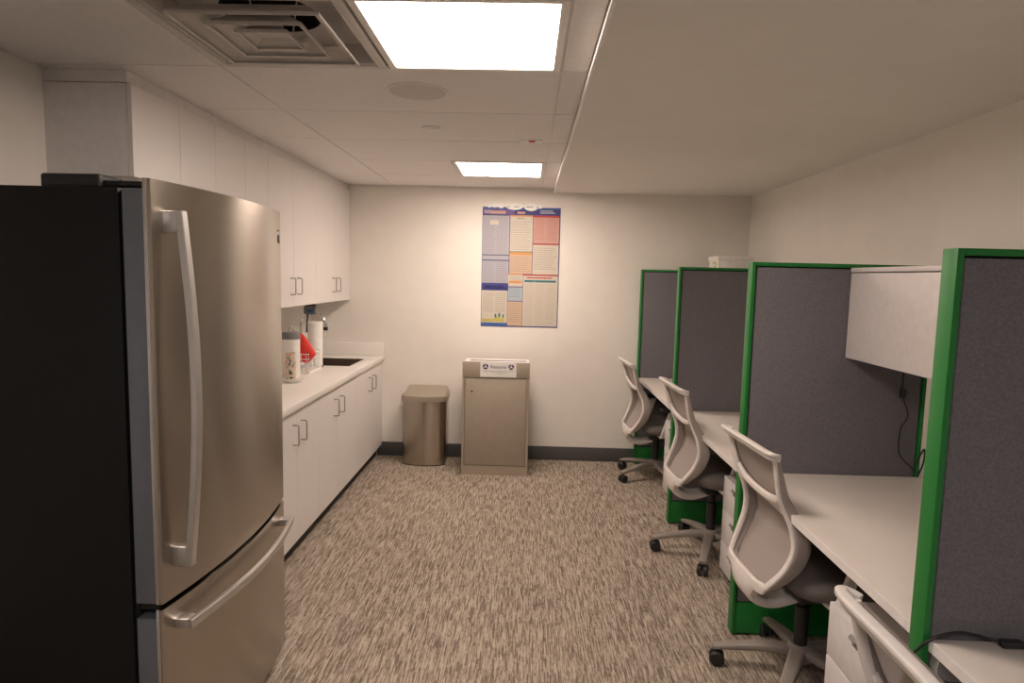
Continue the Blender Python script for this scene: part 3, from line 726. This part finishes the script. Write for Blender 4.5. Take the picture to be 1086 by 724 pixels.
# ------------------------------------------------------------------ office chairs (local: faces +x, origin on floor under the hub)
def prof(z):
    K = [(.36, -.23), (.43, -.245), (.48, -.215), (.55, -.178), (.62, -.160), (.69, -.170), (.80, -.215), (.90, -.24), (.97, -.252), (1.05, -.262)]
    for (a, xa), (b_, xb_) in zip(K, K[1:]):
        if z <= b_:
            u = (z - a) / (b_ - a); u = u * u * (3 - 2 * u) if False else u
            return xa + (xb_ - xa) * max(0, u)
    return K[-1][1]
def make_chair(lab):
    t = thing('office_chair', (0, 0, 0), lab, 'office chair', 'white-framed mesh office chairs')
    # back frame
    def off(z):
        K = [(.40, .018), (.46, .030), (.54, .046), (.62, .050), (.70, .040), (.80, .022), (.93, .008), (1.1, .006)]
        for (a, xa), (b_, xb_) in zip(K, K[1:]):
            if z <= b_: return xa + (xb_ - xa) * max(0, (z - a) / (b_ - a))
    half = [(.205, .945), (.200, .88), (.188, .80), (.186, .74), (.200, .68), (.212, .61), (.206, .54), (.180, .475), (.140, .438)]
    path = [Vector((prof(z), y, z)) for y, z in half] + [Vector((prof(.432) , 0, .430))] + [Vector((prof(z), -y, z)) for y, z in half[::-1]]
    sp = spline(path, 6)
    n = len(sp)
    ws = []; ds = []
    for p in sp: ws.append(.0120 + (.010 if abs(p.y) < .16 and p.z < .5 else 0)); ds.append(.009)
    b = MB(); b.sweep([p + Vector((.004, 0, 0)) for p in sp], ws, ds, (1, 0, 0))
    MC = MB(); MC.sweep([p + Vector((.006 + off(p.z) / 2, p.y * .03, 0)) for p in sp[2:-2]], .0085, [.003 + off(p.z) / 2 for p in sp[2:-2]], (1, 0, 0)); MC.build('mesh_carrier', M['carrier'], t, 50)
    # cross bar, sagging in the middle
    cb = spline([Vector((prof(.80) + .006, .189, .806)), Vector((prof(.775) + .006, .150, .774)), Vector((prof(.76) + .006, .07, .757)), Vector((prof(.755) + .006, 0, .753)), Vector((prof(.76) + .006, -.07, .757)), Vector((prof(.775) + .006, -.150, .774)), Vector((prof(.80) + .006, -.189, .806))], 5)
    b.sweep(cb, .0125, .009, (1, 0, 0))
    fr = b.build('back_frame', M['wplast'], t, 50)
    # top rail with forward-curled ends
    K = [(.018, .206, .946), (.006, .219, .950), (-.009, .222, .954), (-.020, .206, .956), (-.024, .16, .957), (-.022, .08, .956)]
    K = [Vector((prof(.955) + a, y, z)) for a, y, z in K]; K = K + [Vector((prof(.955) - .021, 0, .956))] + [Vector((p.x, -p.y, p.z)) for p in K[::-1]]
    tp = spline(K, 6); m_ = len(tp)
    b = MB(); b.sweep(tp, [.006 + .0065 * math.sin(PI * k / (m_ - 1)) ** .5 for k in range(m_)], [.007] * m_, (0, 0, 1))
    b.sweep([p + Vector((.004, 0, -.010)) for p in tp[4:-4]], .007, .012, (0, 0, 1))
    b.build('top_rail', M['wplast'], t, 50)
    # mesh
    zs = [.44 + (.948 - .44) * k / 26 for k in range(27)]
    def hw(z):
        H = half[::-1]
        for (ya, za), (yb, zb) in zip(H, H[1:]):
            if z <= zb: return ya + (yb - ya) * max(0, (z - za) / (zb - za))
        return H[-1][0]
    b = MB(); rows = []
    for z in zs:
        w = hw(z) - .002; rows.append([Vector((prof(z) + off(z) + .004 - (.4 * off(z)) * (1 - (y / max(w, .01)) ** 2) , y, z)) for y in [w * (-1 + 2 * j / 12) for j in range(13)]])
    b.rings(rows, close=False, caps=False)
    mo = b.build('back_mesh', M['mesh'], t, 180)
    # spine scoop below the back, running forward under the seat
    b = MB(); S = spline([Vector((prof(.44) + .004, 0, .444)), Vector((prof(.42) + .006, 0, .412)), Vector((-.228, 0, .375)), Vector((-.190, 0, .342)), Vector((-.125, 0, .328)), Vector((-.04, 0, .345))], 6)
    m_ = len(S)
    b.sweep(S, [.052 + .095 * (1 - k / (m_ - 1)) ** 2.6 for k in range(m_)], [.012 + .012 * math.sin(PI * k / m_) for k in range(m_)], (.7, 0, .7))
    b.build('spine', M['wplast'], t, 50)
    # seat
    R = []
    for z, e, rr in ((.425, .03, .07), (.432, .008, .08), (.455, 0, .085), (.478, .004, .085), (.492, .020, .08), (.497, .045, .07)):
        P = []; x0, x1, y0, y1 = -.135 + e, .315 - e, -.250 + e, .250 - e
        for (cx, cy, a0) in ((x1 - rr, y1 - rr, 0), (x0 + rr, y1 - rr, PI / 2), (x0 + rr, y0 + rr, PI), (x1 - rr, y0 + rr, 1.5 * PI)):
            for k in range(7):
                a = a0 + PI / 2 * k / 6; x = cx + rr * math.cos(a); y = cy + rr * math.sin(a)
                P.append((x, y, z - .018 * max(0, (x - .18) / .13) ** 2))
        R.append(P)
    MB().rings(R).build('seat', M['seat'], t, 60)
    MB().box(-.08, .20, -.13, .13, .365, .425, .012, 2).build('seat_plate', M['black'], t)
    MB().box(-.02, .055, -.145, -.118, .392, .418, .004).build('tilt_lever', M['cbase'], t)
    # arms
    for s in (-1, 1):
        b = MB()
        A = spline([Vector((.0, s * .10, .412)), Vector((-.01, s * .22, .416)), Vector((-.015, s * .270, .428)), Vector((-.012, s * .284, .455)), Vector((.01, s * .286, .53)), Vector((.04, s * .284, .625))], 5)
        m_ = len(A); b.sweep(A, [.028 - .004 * k / m_ for k in range(m_)], [.010] * m_, (0, s * .75, -.6))
        a_ = b.build('arm', M['wplast'], t, 50)
        MB().box(-.05, .18, s * .288 - .038, s * .288 + .038, .622, .645, .010, 3).build('arm_pad', M['black'], a_)
    # column and base
    MB().lathe([(.026, .10), (.026, .30), (.018, .305), (.018, .39), (.03, .392)], n=20).build('gas_column', M['black'], t)
    MB().lathe([(.001, .085), (.048, .085), (.050, .10), (.048, .130), (.034, .146), (.001, .148)]).build('hub', M['cbase'], t)
    for k in range(5):
        a = math.radians(173 + 72 * k); c_, s_ = math.cos(a), math.sin(a)
        pts = spline([Vector((.03 * c_, .03 * s_, .118)), Vector((.15 * c_, .15 * s_, .108)), Vector((.26 * c_, .26 * s_, .088)), Vector((.318 * c_, .318 * s_, .074))], 5)
        m_ = len(pts)
        lg = MB().sweep(pts, [.030 - .013 * j / (m_ - 1) for j in range(m_)], [.017 - .008 * j / (m_ - 1) for j in range(m_)], (0, 0, 1)).build('base_leg', M['cbase'], t, 50)
        cc = Vector((.305 * c_, .305 * s_, 0)); ax = Vector((-s_, c_, 0)); b = MB()
        for q in (-1, 1):
            o_ = cc + ax * q * .006; R = []
            for (r_, w_) in ((.010, 0), (.028, 0), (.030, .004), (.030, .016), (.024, .022), (.008, .023)):
                R.append([o_ + ax * q * w_ + (Vector((c_, s_, 0)) * math.cos(2 * PI * j / 20) + Vector((0, 0, 1)) * math.sin(2 * PI * j / 20)) * r_ + Vector((0, 0, .030)) for j in range(20)])
            b.rings(R)
        b.tube([cc + Vector((0, 0, .030)), cc + Vector((0, 0, .075))], .007, 8)
        b.tube([cc - ax * .012 + Vector((0, 0, .030)), cc + ax * .012 + Vector((0, 0, .030))], .008, 8)
        b.build('caster', M['black'], lg, 40)
    return t
BASEKIDS = ('base_leg', 'hub', 'gas_column')
ch0 = make_chair('mesh office chair pushed under the desk, the nearest one fully visible')
chairs = [(ch0, (1.100, 2.43, 0), 4, .002, None),
          (None, (1.075, 3.585, 0), 3, .016, 'mesh office chair in the middle cubicle, in front of the white box partition'),
          (None, (1.035, 4.99, 0), 3, -.040, 'farthest mesh office chair, near the back wall and the poster'),
          (None, (.880, .985, 0), 0, .003, 'office chair cut off at the bottom right corner, only its top rail and mesh showing')]
for o, loc, rz, dz, lab in chairs:
    if o is None: o = copy_tree(ch0); o['label'] = lab
    o['want'] = 0; del o['want']
    o.location = loc; o.rotation_euler = (0, 0, math.radians(rz))
    for k in kids(o):
        if k.name.split('.')[0] not in BASEKIDS: k.location = k.location + Vector((0, 0, dz))
for k in kids(ch0):
    if k.name.split('.')[0] == 'base_leg': k.rotation_euler = (0, 0, math.radians(-12))
# farthest chair: base turned differently
far = [o for o in bpy.data.objects if o.get('label', '').startswith('farthest mesh')][0]
for k in kids(far):
    if k.name.split('.')[0] == 'base_leg': k.rotation_euler = (0, 0, math.radians(33))

# ------------------------------------------------------------------ cords
t = thing('power_cord', (1.58, 2.712, ZD), 'thin black cord with small switch hanging below the overhead cabinet', 'cord')
P = [(1.578, 2.714, 1.24), (1.578, 2.714, 1.171), (1.581, 2.714, 1.092), (1.611, 2.714, 1.004), (1.585, 2.714, .943), (1.584, 2.714, .86), (1.60, 2.714, .82), (1.660, 2.712, .765)]
MB().tube(spline(P, 5), .0028, 6).build('cable', M['black'], t)
MB().box(1.571, 1.591, 2.704, 2.718, 1.075, 1.115, .004).build('switch', M['black'], t)
b = MB().tube(spline([(1.672, 2.715, .74), (1.690, 2.712, .80), (1.688, 2.708, .86), (1.676, 2.71, .84), (1.66, 2.712, .79)], 5), .0035, 6).build('loose_wire', M['black'])
tag(b, 'short black loop of wire at the corner where the large desk meets the partition', 'wire')
t = thing('power_cord', (1.05, 1.41, ZD), 'black cord with in-line switch lying on the foreground desk against the partition', 'cord')
P = [(.918, 1.47, .62), (.917, 1.462, .67), (.924, 1.440, .712), (.935, 1.428, .735), (.960, 1.426, .752), (1.000, 1.424, .762), (1.035, 1.424, .758), (1.075, 1.418, .750), (1.11, 1.414, .746), (1.15, 1.405, .742), (1.22, 1.36, .741), (1.32, 1.33, .741)]
MB().tube(spline(P, 5), .0035, 8).build('cable', M['black'], t)
MB().box(1.085, 1.138, 1.402, 1.424, .7375, .754, .006, 3).build('switch', M['black'], t)

# ------------------------------------------------------------------ world, camera
w = bpy.data.worlds.new('world'); SC.world = w; w.use_nodes = True
w.node_tree.nodes['Background'].inputs[0].default_value = (.5, .5, .5, 1); w.node_tree.nodes['Background'].inputs[1].default_value = .0
f, pi_, ya, ro, h = 686.7578, .0994, .0217, .0231, 1.5431
cy, sy = math.cos(ya), math.sin(ya); cp, sp_ = math.cos(pi_), math.sin(pi_); cr, sr = math.cos(ro), math.sin(ro)
R0 = Vector((cy, sy, 0)); F0 = Vector((-sy, cy, 0)); Z = Vector((0, 0, 1))
F = F0 * cp - Z * sp_; U0 = Z * cp + F0 * sp_
R = R0 * cr + U0 * sr; Uv = U0 * cr - R0 * sr
cam = bpy.data.cameras.new('camera'); co = bpy.data.objects.new('camera', cam); COL.objects.link(co)
cam.sensor_fit = 'HORIZONTAL'; cam.sensor_width = 36; cam.lens = f * 36 / 1086; cam.clip_start = .02
mw = Matrix.Identity(4)
for i in range(3): mw[i][0] = R[i]; mw[i][1] = Uv[i]; mw[i][2] = -F[i]
mw[0][3], mw[1][3], mw[2][3] = 0, 0, h
co.matrix_world = mw
SC.camera = co
SC.view_settings.view_transform = 'Standard'; SC.view_settings.look = 'None'; SC.view_settings.gamma = 1; SC.view_settings.use_curve_mapping = False
SC.view_settings.exposure = 0.
